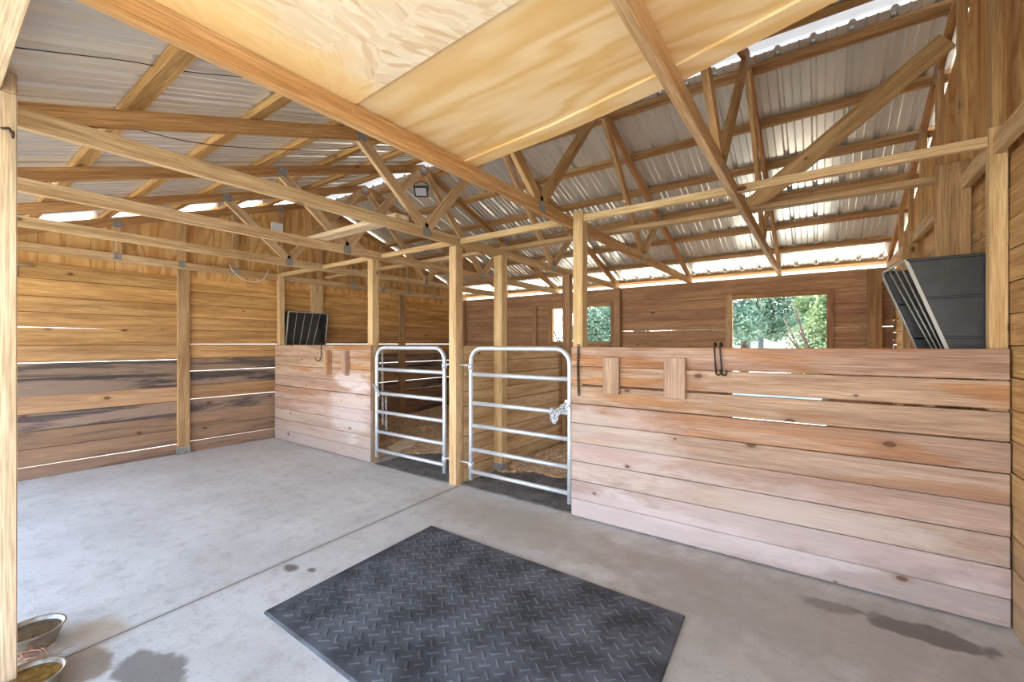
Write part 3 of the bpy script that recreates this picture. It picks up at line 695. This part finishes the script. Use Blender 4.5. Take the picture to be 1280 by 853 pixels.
# ------------------------------------------------------------ bowls
def bowl(c, r, h, label, tilt, wcol, mat_):
    t = thing('dog_bowl', c, label, 'bowl', 'metal bowls by the front post'); m = MB()
    m.lathe(c, [(r * .70, .001), (r * .78, .004), (r * .90, h * .5), (r, h - .006), (r + .008, h), (r + .006, h + .004), (r - .003, h + .001), (r * .88, h * .5), (r * .74, .008), (r * .3, .006)]); m.build('shell', mat_, t)
    m = MB(); m.lathe(c, [(r * .5, h * .80), (r * .945, h * .81)]); m.build('contents', plain(label[:12] + 'water', wcol, .12, 0, .35, 30), t)
    return t
bowl((-2.945, .315, .001), .105, .075, 'steel bowl of dark water beside the front post, further from the camera', 0, (92, 84, 70), M['steel'])
bowl((-2.555, .265, .001), .10, .065, 'steel bowl of brown water at the bottom left, nearer the camera', 0, (142, 112, 58), M['steel'])
m = MB()
for _ in range(60):
    x, y = -2.78 + random.gauss(0, .06), .30 + random.gauss(0, .04); a = R(0, 6.28); L = R(.012, .04); z = R(.002, .03); d = V((math.cos(a), math.sin(a), R(-.2, .2))) * L
    m.tube([V((x, y, z)) - d, V((x, y, z + .006)), V((x, y, z)) + d], .0018, 5, tint=(R(.6, 1), R(.5, .8), R(.4, .7)))
tag(m.build('hay_litter', M['shaving']), 'wisps of hay on the floor at the foot of the front post', 'hay', kind='stuff')

# ------------------------------------------------------------ floodlight, wires, wall fittings
t = thing('floodlight', (-4.12, 3.76, 3.33), 'small black floodlight hanging under the truss peak', 'floodlight')
m = MB(); c0 = V((-4.10, 3.74, 3.32)); nrm = V((.45, -.62, -.64)).normalized(); ux = V((0, 0, 1)).cross(nrm).normalized(); uy = nrm.cross(ux)
def slab(mb, c, a, b, d0, d1):
    q = lambda d: [c + ux * sx * a + uy * sy * b + nrm * d for sx, sy in ((-1, -1), (1, -1), (1, 1), (-1, 1))]
    mb.hexa(q(d0), q(d1))
slab(m, c0, .085, .065, -.035, 0); 
for s in (-1, 1): slab(m, c0 + ux * s * .078, .008, .065, 0, .012); slab(m, c0 + uy * s * .058, .085, .008, 0, .012)
m.build('housing', M['black'], t, .003)
m = MB(); slab(m, c0, .069, .049, 0, .006); m.build('lens', M['leadglass'], t)
m = MB(); m.tube([c0 + ux * .09 + nrm * -.015, c0 + ux * .09 + V((0, 0, .09)), c0 + V((0, 0, .13)) - nrm * .02, c0 - ux * .09 + V((0, 0, .09)), c0 - ux * .09 + nrm * -.015], .005, 8); m.build('bracket', M['black'], t)
def cable(pts, r, mat_, label, name='cable'):
    mb = MB(); P = [V(p) for p in pts]; out = []
    for i in range(len(P) - 1):
        p0, p1, p2, p3 = P[max(i - 1, 0)], P[i], P[i + 1], P[min(i + 2, len(P) - 1)]
        for k in range(6):
            u = k / 6; out.append(.5 * ((2 * p1) + (p2 - p0) * u + (2 * p0 - 5 * p1 + 4 * p2 - p3) * u * u + (3 * p1 - p0 - 3 * p2 + p3) * u ** 3))
    out.append(P[-1]); mb.tube(out, r, 7); return tag(mb.build(name, mat_), label, 'cable', 'electrical cables')
cable([(-2.39, .10, 2.43), (-2.39, .30, 2.505), (-2.385, .53, 2.59), (-2.38, .74, 2.652), (-2.36, 1.07, 2.77), (-2.33, 1.3, 2.80)], .0022, M['cable'], 'thin black cable running up the underside of the grey roof metal')
cable([(-2.90, .42, 2.49), (-3.04, .62, 2.56), (-3.31, 1.05, 2.70), (-3.38, 1.52, 2.85), (-3.24, 2.1, 3.03), (-2.93, 2.2, 3.06)], .003, M['cable'], 'black cable sagging below the golden purlins')
cable([(-6.42, 2.46, 2.45), (-6.40, 2.50, 2.36), (-6.40, 2.63, 2.27), (-6.40, 2.78, 2.255), (-6.40, 2.9, 2.33), (-6.42, 2.96, 2.45)], .005, M['white'], 'loop of white cable hanging high on the left wall')
t = thing('junction_box', (-6.44, 3.10, 3.10), 'white electrical box on the left gable', 'electrical box')
m = MB(); m.box((-6.475, 3.02, 3.05), (-6.43, 3.16, 3.15)); m.build('box_body', M['white'], t, .004); m = MB(); m.box((-6.43, 3.01, 3.04), (-6.424, 3.17, 3.16)); m.build('lid', M['white'], t, .002)
t = thing('wall_hook', (XL + .01, .66, 2.18), 'small bright metal bracket hook high on the left wall by the front post', 'hook')
m = MB(); m.lathe((XL + .03, .64, 2.175), [(.02, 0), (.075, .004), (.078, .008), (.02, .016)], 20); m.build('plate', M['steel'], t)
m = MB(); m.tube([(XL + .002, .60, 2.17), (XL + .03, .60, 2.16), (XL + .035, .60, 2.10), (XL + .03, .605, 2.07)], .006, 8); m.build('prong', M['iron'], t)
m = MB(); m.tube([(-2.605, .20, 2.235), (-2.57, .215, 2.23), (-2.565, .222, 2.215)], .005, 8); m.tube([(-2.565 + .012 * math.cos(a * .785), .225, 2.208 + .012 * math.sin(a * .785)) for a in range(8)], .004, 6, True)
tag(m.build('eye_bolt', M['iron']), 'small dark eye bolt in the side of the front post', 'bolt')
m = MB(); m.tube([(-2.985, 3.12, 2.0), (-3.03, 3.11, 2.0), (-3.035, 3.11, 2.015)], .004, 6); tag(m.build('nail', M['iron']), 'bent nail sticking out of the centre post', 'nail')

# ------------------------------------------------------------ outdoors
def tree(x, y, h, rx, label, mat_, trunk_h, n=2600, name='tree', z0=-.1, leaf=.16, seed=0):
    rnd = random.Random(seed); t = thing(name, (x, y, -.1), label, 'tree', 'trees behind the barn')
    m = MB(); m.tube([(x, y, -.1), (x + .05, y, trunk_h * .6), (x - .05, y + .1, trunk_h + h * .3)], [.16, .12, .06], 10)
    for k in range(7):
        a = rnd.uniform(0, 6.28); zz = trunk_h * rnd.uniform(.5, 1.0) + .4; m.tube([(x, y, zz), (x + math.cos(a) * rx * .4, y + math.sin(a) * rx * .4, zz + .5), (x + math.cos(a) * rx * .75, y + math.sin(a) * rx * .75, zz + .9 + rnd.random())], [.06, .04, .015], 7)
    m.build('trunk', M['trunk'], t)
    m = MB(); cl = [(V((rnd.gauss(0, .42) * rx, rnd.gauss(0, .35) * rx, trunk_h + rnd.uniform(0, 1) * h)), rnd.uniform(.4, .8) * rx * .55) for _ in range(26)]
    for _ in range(n):
        c_, r_ = rnd.choice(cl); d = V((rnd.gauss(0, 1), rnd.gauss(0, 1), rnd.gauss(0, 1))).normalized() * r_ * rnd.random() ** .4
        p = V((x, y, 0)) + c_ + d
        if p.z < .15: continue
        u = V((rnd.gauss(0, 1), rnd.gauss(0, 1), rnd.gauss(0, .7))).normalized(); v = u.cross(V((rnd.gauss(0, 1), rnd.gauss(0, 1), rnd.gauss(0, 1)))).normalized(); L = leaf * rnd.uniform(.6, 1.2)
        q = [m.vert(w_) for w_ in (p - u * L * .5, p + v * L * .22, p + u * L * .5, p - v * L * .22)]; m.face(q)
    m.build('foliage', mat_, t, recalc=False); return t
tree(-1.95, 15.2, 3.2, 1.7, 'blue green tree filling the left half of the right window', M['leaf'], 1.8, 26000, leaf=.15, seed=3)
tree(.15, 12.6, 2.3, 1.2, 'bushy green tree on the right side of the right window', M['leaf2'], .3, 16000, leaf=.12, seed=5)
tree(-4.2, 21.5, 4.4, 2.2, 'grey green tree at the far left of the right window', M['leaf'], 1.9, 20000, leaf=.17, seed=8)
tree(.8, 28, 5.6, 2.6, 'tall pale green tree behind the others in the right window', M['leaf2'], 1.9, 22000, leaf=.2, seed=9)
tree(-9.2, 17, 3.2, 1.0, 'sparse leafy tree at the left side of the left window', M['leaf'], .8, 700, leaf=.13, seed=12)
tree(-6.9, 15.5, 3.0, 1.35, 'green tree seen through the left window', M['leaf'], .5, 22000, leaf=.14, seed=4)
t = thing('house', (-4.2, 34, -.13), 'white house far behind the trees in the right window', 'house')
m = MB(); m.box((-5.6, 34, -.13), (-2.9, 38, 2.0)); m.build('wall', M['house'], t)
for x in (-4.25, -3.45): m = MB(); m.box((x, 33.96, .9), (x + .35, 34.0, 1.9)); m.build('window', M['darkglass'], t)
m = MB(); m.hexa([(-5.8, 33.6, 2.0), (-5.8, 38.4, 2.0), (-5.8, 36.1, 3.2), (-5.8, 35.9, 3.2)], [(-2.7, 33.6, 2.0), (-2.7, 38.4, 2.0), (-2.7, 36.1, 3.2), (-2.7, 35.9, 3.2)]); m.build('roof', M['shingle'], t)
